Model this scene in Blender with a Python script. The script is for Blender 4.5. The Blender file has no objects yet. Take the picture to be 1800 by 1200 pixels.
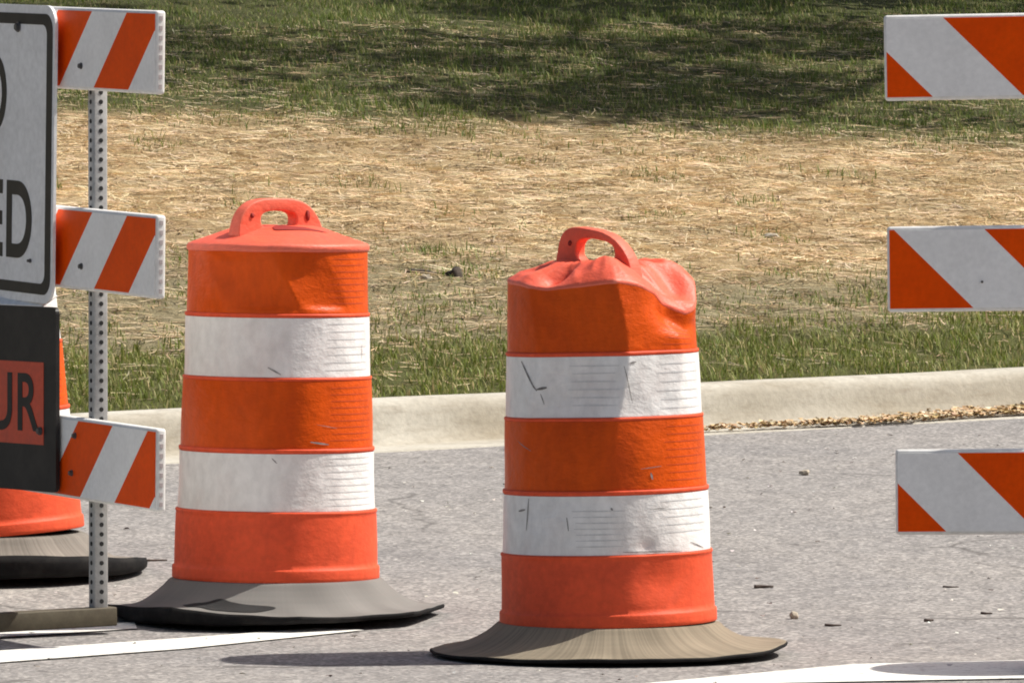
import bpy, bmesh, math, random
import numpy as np
from mathutils import Vector, Matrix, noise as mnoise

random.seed(7)
rng = np.random.default_rng(11)
R = math.radians
sc = bpy.context.scene
COL = sc.collection

# ------------------------------------------------------------------ layout
F_PX = 13000.0            # focal length in photo pixels (1800 wide)
CAM_H = 1.35
HOR = 230.0
SL = 0.035                # the road rises gently away from the viewer
Y_REF = 19.1


KINK, KW = 19.4, 0.35


def road_z(y):
    """level in front, rising gently towards the kerb"""
    u = np.clip((np.asarray(y, dtype=float) - KINK) / KW, -1, 1)
    soft = KW * (u + 1) ** 2 / 4
    z = SL * (KINK - Y_REF) + SL * (soft + np.maximum(np.asarray(y, dtype=float) - KINK - KW, 0))
    return float(z) if np.ndim(y) == 0 else z


def on_road(px, py):
    """where a spot of the road seen at photo pixel (px, py) stands"""
    lo, hi = 5.0, 60.0
    for _ in range(60):
        y = (lo + hi) / 2
        if HOR + F_PX * (CAM_H - road_z(y)) / y > py:
            lo = y
        else:
            hi = y
    return Vector(((px - 900.0) / F_PX * y, y, road_z(y)))


def at_depth(px, py, y):
    return Vector(((px - 900.0) / F_PX * y, y, CAM_H - (py - HOR) / F_PX * y))


def px_of(p):
    return 900.0 + F_PX * p.x / p.y


E0 = on_road(660, 796)
E1 = on_road(1800, 735)
CD = Vector((E1.x - E0.x, E1.y - E0.y)).normalized()
CN = Vector((-CD.y, CD.x))


def curb_d(x, y):
    return (x - E0.x) * CN.x + (y - E0.y) * CN.y


def hill_z(x, y):
    d = curb_d(x, y)
    e = np.maximum(d - 0.5, 0.0)
    rise = 0.085 * np.minimum(e, 45.0) + 0.02 * np.maximum(e - 45.0, 0)
    yy = np.clip(y, -60, 75)
    return road_z(yy) + 0.142 + rise


# ------------------------------------------------------------------ materials
def new_mat(name):
    m = bpy.data.materials.new(name)
    m.use_nodes = True
    nt = m.node_tree
    b = nt.nodes["Principled BSDF"]
    return m, nt, b


def N(nt, kind, **kw):
    n = nt.nodes.new(kind)
    for k, v in kw.items():
        if k in n.inputs.keys() if hasattr(n.inputs, 'keys') else False:
            n.inputs[k].default_value = v
        else:
            setattr(n, k, v)
    return n


def noise_tex(nt, vec, scale, detail=4, rough=0.6, stretch=None):
    if stretch:
        mp = nt.nodes.new('ShaderNodeMapping')
        mp.inputs['Scale'].default_value = stretch
        nt.links.new(vec, mp.inputs['Vector'])
        vec = mp.outputs['Vector']
    t = nt.nodes.new('ShaderNodeTexNoise')
    t.inputs['Scale'].default_value = scale
    t.inputs['Detail'].default_value = detail
    t.inputs['Roughness'].default_value = rough
    nt.links.new(vec, t.inputs['Vector'])
    return t.outputs['Fac']


def ramp(nt, fac, stops):
    r = nt.nodes.new('ShaderNodeValToRGB')
    cr = r.color_ramp
    while len(cr.elements) < len(stops):
        cr.elements.new(0.5)
    for e, (p, c) in zip(cr.elements, stops):
        e.position = p
        e.color = (c[0], c[1], c[2], 1) if hasattr(c, '__len__') else (c, c, c, 1)
    nt.links.new(fac, r.inputs['Fac'])
    return r.outputs['Color']


def mix(nt, fac, a, b, mode='MIX'):
    m = nt.nodes.new('ShaderNodeMix')
    m.data_type = 'RGBA'
    m.blend_type = mode
    for sock, v in ((m.inputs[0], fac), (m.inputs[6], a), (m.inputs[7], b)):
        if isinstance(v, bpy.types.NodeSocket):
            nt.links.new(v, sock)
        elif hasattr(v, '__len__'):
            sock.default_value = (v[0], v[1], v[2], 1)
        else:
            sock.default_value = v
    return m.outputs[2]


def bump(nt, bsdf, h, strength=0.3, dist=0.01):
    b = nt.nodes.new('ShaderNodeBump')
    b.inputs['Strength'].default_value = strength
    b.inputs['Distance'].default_value = dist
    nt.links.new(h, b.inputs['Height'])
    nt.links.new(b.outputs['Normal'], bsdf.inputs['Normal'])


def coords(nt):
    return nt.nodes.new('ShaderNodeTexCoord').outputs['Object']


def worn(name, col, dirt_shade, rough=0.5, scale=9, amt=(0.45, 0.75), spec=0.4, bmp=0.08, stretch=None, coat=0.0):
    m, nt, b = new_mat(name)
    v = coords(nt)
    f = noise_tex(nt, v, scale, 6, 0.65, stretch)
    f2 = noise_tex(nt, v, scale * 7, 3, 0.6, stretch)
    k = ramp(nt, f, [(amt[0], 0.0), (amt[1], 1.0)])
    c = mix(nt, k, col, dirt_shade)
    k2 = ramp(nt, f2, [(0.3, 0.88), (0.7, 1.06)])
    c = mix(nt, 1.0, c, k2, 'MULTIPLY')
    nt.links.new(c, b.inputs['Base Color'])
    b.inputs['Roughness'].default_value = rough
    b.inputs['Specular IOR Level'].default_value = spec
    if coat:
        b.inputs['Coat Weight'].default_value = coat
        b.inputs['Coat Roughness'].default_value = 0.25
    bump(nt, b, f2, bmp, 0.004)
    return m


def wrinkle(name, strength):
    """shallow waves and fine reflective cells pressed into barrel sheeting"""
    m = M[name]
    nt = m.node_tree
    b = nt.nodes['Principled BSDF']
    v = coords(nt)
    w = noise_tex(nt, v, 7, 5, 0.7, (1, 1, 1.6))
    old = b.inputs['Normal'].links[0].from_node
    bp = nt.nodes.new('ShaderNodeBump')
    bp.inputs['Strength'].default_value = strength
    bp.inputs['Distance'].default_value = 0.02
    nt.links.new(w, bp.inputs['Height'])
    nt.links.new(old.outputs['Normal'], bp.inputs['Normal'])
    nt.links.new(bp.outputs['Normal'], b.inputs['Normal'])


def attr_mat(name, rough=0.8, spec=0.2, trans=0.0):
    m, nt, b = new_mat(name)
    a = nt.nodes.new('ShaderNodeAttribute')
    a.attribute_name = 'tint'
    nt.links.new(a.outputs['Color'], b.inputs['Base Color'])
    b.inputs['Roughness'].default_value = rough
    b.inputs['Specular IOR Level'].default_value = spec
    if trans:
        t = nt.nodes.new('ShaderNodeBsdfTranslucent')
        nt.links.new(a.outputs['Color'], t.inputs['Color'])
        ms = nt.nodes.new('ShaderNodeMixShader')
        ms.inputs[0].default_value = trans
        nt.links.new(b.outputs[0], ms.inputs[1])
        nt.links.new(t.outputs[0], ms.inputs[2])
        nt.links.new(ms.outputs[0], nt.nodes['Material Output'].inputs['Surface'])
    return m


ORANGE = (0.70, 0.088, 0.007)
M = {}
M['plastic'] = worn('orange_plastic', (0.82, 0.105, 0.040), (0.66, 0.085, 0.036), 0.55, 7, spec=0.16)
M['lid'] = worn('faded_orange_plastic', (0.82, 0.125, 0.066), (0.70, 0.12, 0.078), 0.5, 9, spec=0.25)
M['orange_sheet'] = worn('orange_sheeting', (0.72, 0.092, 0.003), (0.54, 0.062, 0.005), 0.42, 6, (0.38, 0.72), spec=0.16, stretch=(1, 1, 0.5))
M['white_sheet'] = worn('white_sheeting', (0.84, 0.83, 0.81), (0.72, 0.65, 0.62), 0.42, 5, (0.48, 0.8), spec=0.25, stretch=(1, 1, 0.6))
wrinkle('white_sheet', 0.35)
wrinkle('orange_sheet', 0.4)
wrinkle('plastic', 0.2)
wrinkle('lid', 0.35)


def edge_wear(name, col):
    """plastic bruised pale along its folds"""
    nt = M[name].node_tree
    b = nt.nodes['Principled BSDF']
    g = nt.nodes.new('ShaderNodeNewGeometry')
    old = b.inputs['Base Color'].links[0].from_socket
    c = mix(nt, ramp(nt, g.outputs['Pointiness'], [(0.515, 0.0), (0.58, 0.6)]), old, col)
    nt.links.new(c, b.inputs['Base Color'])


edge_wear('lid', (0.88, 0.33, 0.24))
M['scuff'] = worn('scuff_mark', (0.13, 0.12, 0.115), (0.34, 0.32, 0.31), 0.7, 60, (0.38, 0.62))
M['sheet_line'] = worn('sheeting_seam', (0.60, 0.60, 0.60), (0.72, 0.71, 0.70), 0.5, 30)
M['orange_line'] = worn('orange_sheeting_seam', (0.55, 0.062, 0.006), (0.62, 0.075, 0.006), 0.5, 30)
M['rubber_edge'] = worn('bare_rubber', (0.010, 0.0095, 0.010), (0.028, 0.026, 0.024), 0.8, 14, spec=0.12)
M['white_plastic'] = worn('white_plastic', (0.80, 0.79, 0.76), (0.66, 0.62, 0.57), 0.5, 7, (0.5, 0.85))
M['sign_white'] = worn('sign_white_sheeting', (0.80, 0.81, 0.82), (0.66, 0.67, 0.68), 0.4, 6, (0.45, 0.85), spec=0.5)
M['sign_black'] = worn('sign_black', (0.016, 0.015, 0.015), (0.035, 0.03, 0.028), 0.5, 8, spec=0.3)
M['sign_orange'] = worn('sign_orange_sheeting', (0.64, 0.078, 0.035), (0.52, 0.07, 0.04), 0.45, 9, spec=0.4)
M['galv'] = worn('galvanised_steel', (0.40, 0.40, 0.39), (0.29, 0.285, 0.27), 0.5, 25, spec=0.5)
M['hole'] = worn('punched_hole', (0.02, 0.02, 0.02), (0.03, 0.03, 0.03), 0.9, 25)
M['skid'] = worn('rusty_steel', (0.11, 0.094, 0.06), (0.065, 0.05, 0.03), 0.7, 14, (0.35, 0.65))
M['bolt'] = worn('bolt_steel', (0.09, 0.09, 0.09), (0.05, 0.045, 0.04), 0.45, 50)
M['paint'] = None
M['bark'] = worn('tree_bark', (0.13, 0.10, 0.075), (0.07, 0.055, 0.04), 0.9, 12, (0.35, 0.65), bmp=0.5, stretch=(1, 1, 0.25))
M['blade'] = attr_mat('grass_blade', 0.6, 0.25, 0.3)
M['straw'] = attr_mat('straw_blade', 0.7, 0.2, 0.1)
M['leaf'] = attr_mat('tree_leaf', 0.6, 0.25, 0.25)
M['litter'] = attr_mat('leaf_litter', 0.85, 0.15, 0.0)
M['dust'] = attr_mat('dusty_rubber', 0.85, 0.15, 0.0)
M['clod'] = worn('dark_soil', (0.055, 0.042, 0.034), (0.10, 0.078, 0.06), 0.95, 18, bmp=0.6)
M['stone'] = worn('pale_stone', (0.44, 0.385, 0.30), (0.33, 0.28, 0.22), 0.9, 20, bmp=0.4)
M['twig'] = worn('twig_bark', (0.075, 0.055, 0.045), (0.12, 0.095, 0.075), 0.9, 40)


def stripe_mat(name, sign, phase, period=0.431):
    """retro-reflective orange/white diagonal barricade sheeting, in the sheet's own metres"""
    m, nt, b = new_mat(name)
    v = coords(nt)
    sep = nt.nodes.new('ShaderNodeSeparateXYZ')
    nt.links.new(v, sep.inputs[0])

    def mth(op, a, c):
        n = nt.nodes.new('ShaderNodeMath')
        n.operation = op
        for s, q in zip(n.inputs, (a, c)):
            if isinstance(q, bpy.types.NodeSocket):
                nt.links.new(q, s)
            else:
                s.default_value = q
        return n.outputs[0]
    zz = mth('MULTIPLY', sep.outputs['Z'], sign)
    s = mth('ADD', sep.outputs['X'], zz)
    s = mth('MULTIPLY', s, 1.0 / period)
    s = mth('ADD', s, phase + 20.0)
    s = mth('FRACT', s, 0.0)
    k = mth('LESS_THAN', s, 0.5)
    f = noise_tex(nt, v, 9, 6, 0.65)
    f2 = noise_tex(nt, v, 70, 3, 0.6)
    w = mix(nt, ramp(nt, f, [(0.45, 0.0), (0.8, 1.0)]), (0.90, 0.89, 0.865), (0.80, 0.79, 0.765))
    o = mix(nt, ramp(nt, f, [(0.35, 0.0), (0.75, 1.0)]), (0.90, 0.086, 0.000), (0.76, 0.068, 0.001))
    c = mix(nt, k, w, o)
    c = mix(nt, 1.0, c, ramp(nt, f2, [(0.3, 0.93), (0.7, 1.04)]), 'MULTIPLY')
    nt.links.new(c, b.inputs['Base Color'])
    b.inputs['Roughness'].default_value = 0.42
    b.inputs['Specular IOR Level'].default_value = 0.08
    bump(nt, b, f, 0.05, 0.01)
    return m


def make_asphalt():
    m, nt, b = new_mat('asphalt')
    v = coords(nt)
    vo = nt.nodes.new('ShaderNodeTexVoronoi')
    vo.inputs['Scale'].default_value = 95
    nt.links.new(v, vo.inputs['Vector'])
    bw = nt.nodes.new('ShaderNodeRGBToBW')
    nt.links.new(vo.outputs['Color'], bw.inputs[0])
    agg = ramp(nt, bw.outputs[0], [(0.15, (0.18, 0.171, 0.164)), (0.55, (0.277, 0.263, 0.25)), (0.92, (0.43, 0.405, 0.375))])
    mid = noise_tex(nt, v, 14, 5, 0.7, (1, 0.45, 1))
    big = noise_tex(nt, v, 0.9, 4, 0.6)
    c = mix(nt, 1.0, agg, ramp(nt, mid, [(0.3, 0.80), (0.72, 1.18)]), 'MULTIPLY')
    c = mix(nt, 1.0, c, ramp(nt, big, [(0.3, (0.90, 0.90, 0.915)), (0.7, (1.08, 1.06, 1.04))]), 'MULTIPLY')
    wob = nt.nodes.new('ShaderNodeTexNoise')
    wob.inputs['Scale'].default_value = 2.2
    wob.inputs['Detail'].default_value = 6
    nt.links.new(v, wob.inputs['Vector'])
    add = nt.nodes.new('ShaderNodeVectorMath')
    add.operation = 'MULTIPLY_ADD'
    nt.links.new(wob.outputs['Color'], add.inputs[0])
    add.inputs[1].default_value = (0.6, 0.6, 0.0)
    nt.links.new(v, add.inputs[2])
    cr = nt.nodes.new('ShaderNodeTexVoronoi')
    cr.feature = 'DISTANCE_TO_EDGE'
    cr.inputs['Scale'].default_value = 0.42
    nt.links.new(add.outputs[0], cr.inputs['Vector'])
    brk = noise_tex(nt, v, 1.7, 3, 0.6)
    ck = mix(nt, 1.0, ramp(nt, cr.outputs['Distance'], [(0.002, 0.75), (0.007, 0.0)]), ramp(nt, brk, [(0.42, 0.0), (0.56, 1.0)]), 'MULTIPLY')
    c = mix(nt, ck, c, (0.085, 0.078, 0.072))
    # sparse dark and pale specks
    fine = noise_tex(nt, v, 38, 2, 0.5, (1, 0.5, 1))
    c = mix(nt, ramp(nt, fine, [(0.70, 0.0), (0.76, 0.75)]), c, (0.10, 0.09, 0.085))
    fine2 = noise_tex(nt, v, 31, 2, 0.5, (1.1, 0.6, 1.3))
    c = mix(nt, ramp(nt, fine2, [(0.70, 0.0), (0.77, 0.6)]), c, (0.58, 0.55, 0.50))
    nt.links.new(c, b.inputs['Base Color'])
    b.inputs['Roughness'].default_value = 0.9
    b.inputs['Specular IOR Level'].default_value = 0.2
    bump(nt, b, bw.outputs[0], 0.5, 0.006)
    return m


def make_concrete():
    m, nt, b = new_mat('kerb_concrete')
    v = coords(nt)
    a = noise_tex(nt, v, 3.0, 6, 0.65)
    f = noise_tex(nt, v, 45, 4, 0.7)
    st = noise_tex(nt, v, 6, 5, 0.7, (1, 1, 5))
    c = ramp(nt, a, [(0.3, (0.44, 0.41, 0.345)), (0.6, (0.56, 0.53, 0.455)), (0.8, (0.63, 0.605, 0.535))])
    c = mix(nt, ramp(nt, st, [(0.5, 0.0), (0.75, 0.6)]), c, (0.25, 0.21, 0.16))
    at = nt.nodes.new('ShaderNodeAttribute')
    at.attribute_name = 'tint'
    c = mix(nt, at.outputs['Fac'], c, (0.27, 0.225, 0.155))  # painted kerb-face shade together with gutter dirt
    c = mix(nt, 1.0, c, ramp(nt, f, [(0.3, 0.85), (0.7, 1.1)]), 'MULTIPLY')
    nt.links.new(c, b.inputs['Base Color'])
    b.inputs['Roughness'].default_value = 0.9
    b.inputs['Specular IOR Level'].default_value = 0.2
    bump(nt, b, f, 0.35, 0.006)
    return m


def make_paint():
    m, nt, b = new_mat('road_paint')
    v = coords(nt)
    f = noise_tex(nt, v, 40, 5, 0.7)
    g = noise_tex(nt, v, 5, 5, 0.7)
    c = ramp(nt, f, [(0.33, (0.42, 0.40, 0.37)), (0.46, (0.80, 0.79, 0.73))])
    c = mix(nt, ramp(nt, g, [(0.52, 0.0), (0.75, 0.6)]), c, (0.46, 0.44, 0.41))
    nt.links.new(c, b.inputs['Base Color'])
    b.inputs['Roughness'].default_value = 0.75
    bump(nt, b, f, 0.3, 0.004)
    return m


def make_soil():
    m, nt, b = new_mat('grassy_soil')
    a = nt.nodes.new('ShaderNodeAttribute')
    a.attribute_name = 'tint'
    v = coords(nt)
    f = noise_tex(nt, v, 22, 6, 0.75, (1, 0.5, 1))
    g = noise_tex(nt, v, 4, 5, 0.7, (1, 0.5, 1))
    c = mix(nt, 1.0, a.outputs['Color'], ramp(nt, f, [(0.3, (0.62, 0.60, 0.56)), (0.55, 1.0), (0.75, (1.28, 1.25, 1.2))]), 'MULTIPLY')
    c = mix(nt, ramp(nt, g, [(0.56, 0.0), (0.72, 0.55)]), c, (0.17, 0.13, 0.075))
    nt.links.new(c, b.inputs['Base Color'])
    b.inputs['Roughness'].default_value = 0.95
    b.inputs['Specular IOR Level'].default_value = 0.1
    bump(nt, b, f, 0.9, 0.05)
    return m


M['asphalt'] = make_asphalt()
M['concrete'] = make_concrete()
M['paint'] = make_paint()
M['soil'] = make_soil()


# ------------------------------------------------------------------ object helpers
def mesh_obj(name, verts, faces, mats, parent=None, loc=None, rot=None, smooth=True, fmat=None):
    me = bpy.data.meshes.new(name)
    me.from_pydata([tuple(v) for v in verts], [], faces)
    if not isinstance(mats, (list, tuple)):
        mats = [mats]
    for m in mats:
        me.materials.append(m)
    if fmat is not None:
        me.polygons.foreach_set('material_index', fmat)
    me.polygons.foreach_set('use_smooth', [smooth] * len(me.polygons))
    me.update()
    o = bpy.data.objects.new(name, me)
    COL.objects.link(o)
    if parent is not None:
        o.parent = parent
    if loc is not None:
        o.location = loc
    if rot is not None:
        o.rotation_euler = rot
    return o


def bm_obj(name, bm, mats, parent=None, loc=None, rot=None, smooth=False):
    me = bpy.data.meshes.new(name)
    bmesh.ops.recalc_face_normals(bm, faces=bm.faces)
    bm.to_mesh(me)
    bm.free()
    for m in (mats if isinstance(mats, (list, tuple)) else [mats]):
        me.materials.append(m)
    me.polygons.foreach_set('use_smooth', [smooth] * len(me.polygons))
    o = bpy.data.objects.new(name, me)
    COL.objects.link(o)
    if parent is not None:
        o.parent = parent
    if loc is not None:
        o.location = loc
    if rot is not None:
        o.rotation_euler = rot
    return o


def bevel(o, w, seg=3, smooth=True):
    b = o.modifiers.new('bevel', 'BEVEL')
    b.width = w
    b.segments = seg
    b.limit_method = 'ANGLE'
    b.angle_limit = R(40)
    if smooth:
        o.data.polygons.foreach_set('use_smooth', [True] * len(o.data.polygons))
    return o


def add_box(bm, c, s, rz=0.0):
    r = bmesh.ops.create_cube(bm, size=1.0, matrix=Matrix.Translation(c) @ Matrix.Rotation(rz, 4, 'Z') @ Matrix.Diagonal((s[0], s[1], s[2], 1)))
    return r['verts']


def add_cyl(bm, c, r, h, axis='Y', seg=20):
    rot = {'Z': Matrix.Identity(4), 'Y': Matrix.Rotation(R(90), 4, 'X'), 'X': Matrix.Rotation(R(90), 4, 'Y')}[axis]
    bmesh.ops.create_cone(bm, cap_ends=True, segments=seg, radius1=r, radius2=r, depth=h, matrix=Matrix.Translation(c) @ rot)


def thing(name, loc, rot, label, cat, group=None):
    o = bpy.data.objects.new(name, None)
    o.empty_display_size = 0.2
    COL.objects.link(o)
    o.location = loc
    o.rotation_euler = rot
    tag(o, label, cat, group)
    return o


def tag(o, label, cat, group=None):
    o['label'] = label
    o['category'] = cat
    if group:
        o['group'] = group
    return o


def struct(o, kind='structure'):
    o['kind'] = kind
    return o


def set_tint(o, cols):
    """one colour per vertex"""
    at = o.data.color_attributes.new('tint', 'FLOAT_COLOR', 'POINT')
    c = np.ones((len(o.data.vertices), 4), dtype=np.float32)
    c[:, :3] = cols
    at.data.foreach_set('color', c.ravel())


def fast_mesh(name, V, quads_or_tris, mat, cols):
    me = bpy.data.meshes.new(name)
    n, k = quads_or_tris.shape
    me.vertices.add(len(V))
    me.vertices.foreach_set('co', V.astype(np.float32).ravel())
    me.loops.add(n * k)
    me.loops.foreach_set('vertex_index', quads_or_tris.astype(np.int32).ravel())
    me.polygons.add(n)
    me.polygons.foreach_set('loop_start', np.arange(0, n * k, k, dtype=np.int32))
    me.polygons.foreach_set('loop_total', np.full(n, k, dtype=np.int32))
    me.materials.append(mat)
    me.update(calc_edges=True)
    o = bpy.data.objects.new(name, me)
    COL.objects.link(o)
    set_tint(o, cols)
    return o


def vnoise(x, y, s, seed=0.0):
    out = np.empty(len(x))
    for i in range(len(x)):
        out[i] = mnoise.noise((x[i] * s, y[i] * s, seed))
    return out


def micro(x, y):
    """clods and hoof-sized hollows"""
    return 0.014 * vnoise(x, y * 1.25, 5.2, 31.0) + 0.012 * np.abs(vnoise(x, y * 1.2, 9.5, 41.0))


# ------------------------------------------------------------------ ground
def build_ground():
    # road: one sheet lying on the tilted plane, up to the kerb's gutter
    tt = np.concatenate([np.arange(-90, -6, 6.0), np.arange(-6, 7, 0.15), np.arange(7, 91, 6.0)])
    dd = np.concatenate([np.arange(-60, -10, 5.0), np.arange(-10, 0.0, 0.15), [0.02]])
    T, D = np.meshgrid(tt, dd, indexing='ij')
    X = (E0.x + CD.x * T + CN.x * D).ravel()
    Y = (E0.y + CD.y * T + CN.y * D).ravel()
    idx = np.arange(T.size).reshape(T.shape)
    q = np.stack([idx[:-1, :-1], idx[1:, :-1], idx[1:, 1:], idx[:-1, 1:]], -1).reshape(-1, 4)
    o = fast_mesh('road', np.stack([X, Y, road_z(Y)], 1), q, M['asphalt'], np.ones((len(X), 3)))
    o.data.polygons.foreach_set('use_smooth', [True] * len(o.data.polygons))
    struct(o)

    # kerb and gutter, one concrete sweep with joints every three metres
    prof = [(0.0, -0.05), (0.0, 0.005), (0.12, 0.001), (0.27, -0.004), (0.305, 0.0), (0.33, 0.016), (0.352, 0.06), (0.365, 0.105),
            (0.378, 0.128), (0.40, 0.141), (0.43, 0.146), (0.47, 0.148), (0.50, 0.147), (0.51, 0.14), (0.51, 0.02)]
    V, Fc, dirt_shade = [], [], []
    ts = np.concatenate([np.arange(-90, -8, 2.0), np.arange(-8, 12, 0.06), np.arange(12, 91, 2.0)])
    n = len(prof)
    for i, t in enumerate(ts):
        w = 0.004 * mnoise.noise((t * 0.8, 3.1, 0))
        for d, z in prof:
            x = E0.x + CD.x * t + CN.x * (d + w)
            y = E0.y + CD.y * t + CN.y * (d + w)
            V.append((x, y, road_z(y) + z + 0.004 * mnoise.noise((t * 1.3, d * 6, 5.0))))
            k_ = math.exp(-((d - 0.325) / 0.055) ** 2) * (0.55 + 0.6 * mnoise.noise((t * 1.7, d * 9, 11.0))) + 0.5 * max(0, mnoise.noise((t * 2.3, d * 14, 17.0)))  # shade painted onto the kerb face, mixed with gutter dirt and stains
            dirt_shade.append((max(0, min(1, k_)),) * 3)
        if i:
            for k in range(n - 1):
                p = (i - 1) * n + k
                Fc.append((p, p + n, p + n + 1, p + 1))
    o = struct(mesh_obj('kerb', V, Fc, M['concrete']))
    set_tint(o, np.array(dirt_shade))

    # the bank: fine grid near the view, coarse far away
    t1 = np.concatenate([np.arange(-90, -7, 4.0), np.arange(-7, 12, 0.075), np.arange(12, 91, 4.0)])
    d1 = np.concatenate([np.arange(0.49, 19, 0.075), np.arange(19, 40, 1.5), np.arange(40, 240, 12.0)])
    T, D = np.meshgrid(t1, d1, indexing='ij')
    X = E0.x + CD.x * T + CN.x * D
    Y = E0.y + CD.y * T + CN.y * D
    Z = hill_z(X, Y)
    xf, yf, df = X.ravel(), Y.ravel(), D.ravel()
    n1 = vnoise(xf, yf, 0.9, 1.0)
    n2 = vnoise(xf, yf, 2.7, 2.0)
    edge = np.clip((df - 0.5) / 0.6, 0, 1)
    zf = Z.ravel() + edge * (0.035 * n1 + 0.022 * n2 + micro(xf, yf))
    zf = zf - (df < 0.5) * 0.012
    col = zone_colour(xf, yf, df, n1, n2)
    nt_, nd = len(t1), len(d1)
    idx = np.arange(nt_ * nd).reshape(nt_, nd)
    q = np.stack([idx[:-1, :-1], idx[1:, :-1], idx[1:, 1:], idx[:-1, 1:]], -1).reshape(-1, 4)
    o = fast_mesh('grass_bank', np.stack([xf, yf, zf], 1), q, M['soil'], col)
    o.data.polygons.foreach_set('use_smooth', [True] * len(o.data.polygons))
    struct(o)


STRAW = np.array((0.48, 0.355, 0.20))
BROWN = np.array((0.31, 0.265, 0.16))
GREEN = np.array((0.085, 0.095, 0.03))
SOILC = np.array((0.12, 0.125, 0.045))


def smooth01(a, b, x):
    t = np.clip((x - a) / (b - a), 0, 1)
    return t * t * (3 - 2 * t)


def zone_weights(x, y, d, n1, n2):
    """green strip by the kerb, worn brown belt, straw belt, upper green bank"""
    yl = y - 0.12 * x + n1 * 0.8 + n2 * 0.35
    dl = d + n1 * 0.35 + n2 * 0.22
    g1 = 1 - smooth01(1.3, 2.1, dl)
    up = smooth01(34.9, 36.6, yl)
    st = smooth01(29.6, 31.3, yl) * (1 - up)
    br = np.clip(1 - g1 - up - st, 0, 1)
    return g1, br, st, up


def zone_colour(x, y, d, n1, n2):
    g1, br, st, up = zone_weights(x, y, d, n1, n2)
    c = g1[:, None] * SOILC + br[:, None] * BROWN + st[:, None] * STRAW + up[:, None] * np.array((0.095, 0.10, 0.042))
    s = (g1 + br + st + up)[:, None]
    return c / s


def ground_noise_z(x, y):
    d = curb_d(x, y)
    n1 = vnoise(x, y, 0.9, 1.0)
    n2 = vnoise(x, y, 2.7, 2.0)
    edge = np.clip((d - 0.5) / 0.6, 0, 1)
    return hill_z(x, y) + edge * (0.035 * n1 + 0.022 * n2 + micro(x, y)), d, n1, n2


def blades(name, x, y, z, length, width, lean, col, mat, tipcol=None):
    """upright bent blades: 5 vertices, 3 triangles each (two stored as quads would twist)"""
    n = len(x)
    az = rng.uniform(0, 2 * math.pi, n)
    dx, dy = np.cos(az), np.sin(az)
    sx, sy = -dy, dx
    lx = lean * length
    up = np.sqrt(np.maximum(length ** 2 - lx ** 2, (0.1 * length) ** 2))
    P = np.zeros((n, 5, 3))
    w = width / 2
    for i, (hf, lf, wf, sg) in enumerate(((-.08, 0, 1, -1), (-.08, 0, 1, 1), (.6, .35, .75, 1), (.6, .35, .75, -1), (1, 1, 0, 0))):
        P[:, i, 0] = x + dx * lx * lf + sx * w * wf * sg
        P[:, i, 1] = y + dy * lx * lf + sy * w * wf * sg
        P[:, i, 2] = z + up * hf
    base = np.arange(n)[:, None] * 5
    tris = np.concatenate([base + np.array((0, 1, 2)), base + np.array((0, 2, 3)), base + np.array((3, 2, 4))], 0)
    cc = np.repeat(col[:, None, :], 5, 1)
    o = fast_mesh(name, P.reshape(-1, 3), tris, mat, cc.reshape(-1, 3))
    return struct(o, 'stuff')


def straws(name, x, y, z, length, width, pitch, col, mat):
    """dead stems lying on the ground, each a thin bent sliver"""
    n = len(x)
    az = rng.uniform(0, 2 * math.pi, n)
    bend = rng.normal(0, 0.35, n)
    P = np.zeros((n, 6, 3))
    cx, cy = x.copy(), y.copy()
    for i in range(3):
        a = az + bend * i
        w = width * (0.5, 0.5, 0.2)[i]
        P[:, 2 * i, 0] = cx - np.sin(a) * w
        P[:, 2 * i, 1] = cy + np.cos(a) * w
        P[:, 2 * i + 1, 0] = cx + np.sin(a) * w
        P[:, 2 * i + 1, 1] = cy - np.cos(a) * w
        zz = z + np.abs(pitch) * length * (0.0, 0.6, 0.9)[i] + (cy - y) * 0.1
        P[:, 2 * i, 2] = zz
        P[:, 2 * i + 1, 2] = zz + width * 0.25
        cx = cx + np.cos(a) * length / 2
        cy = cy + np.sin(a) * length / 2
    b = np.arange(n)[:, None] * 6
    q = np.concatenate([b + np.array((0, 1, 3, 2)), b + np.array((2, 3, 5, 4))], 0)
    return struct(fast_mesh(name, P.reshape(-1, 3), q, mat, np.repeat(col, 6, 0)), 'stuff')


def scatter(n, t0, t1, d0, d1):
    t = rng.uniform(t0, t1, n)
    d = rng.uniform(d0, d1, n)
    return E0.x + CD.x * t + CN.x * d, E0.y + CD.y * t + CN.y * d


def rand_mix(n, cols, probs, jit=0.25):
    cols = np.array(cols)
    k = rng.choice(len(cols), n, p=probs)
    c = cols[k]
    return c * rng.uniform(1 - jit, 1 + jit, (n, 1)) * rng.uniform(0.93, 1.07, (n, 3))


def in_view(x, y, m=2.5):
    return np.abs(x) < 0.0693 * y + m


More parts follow.
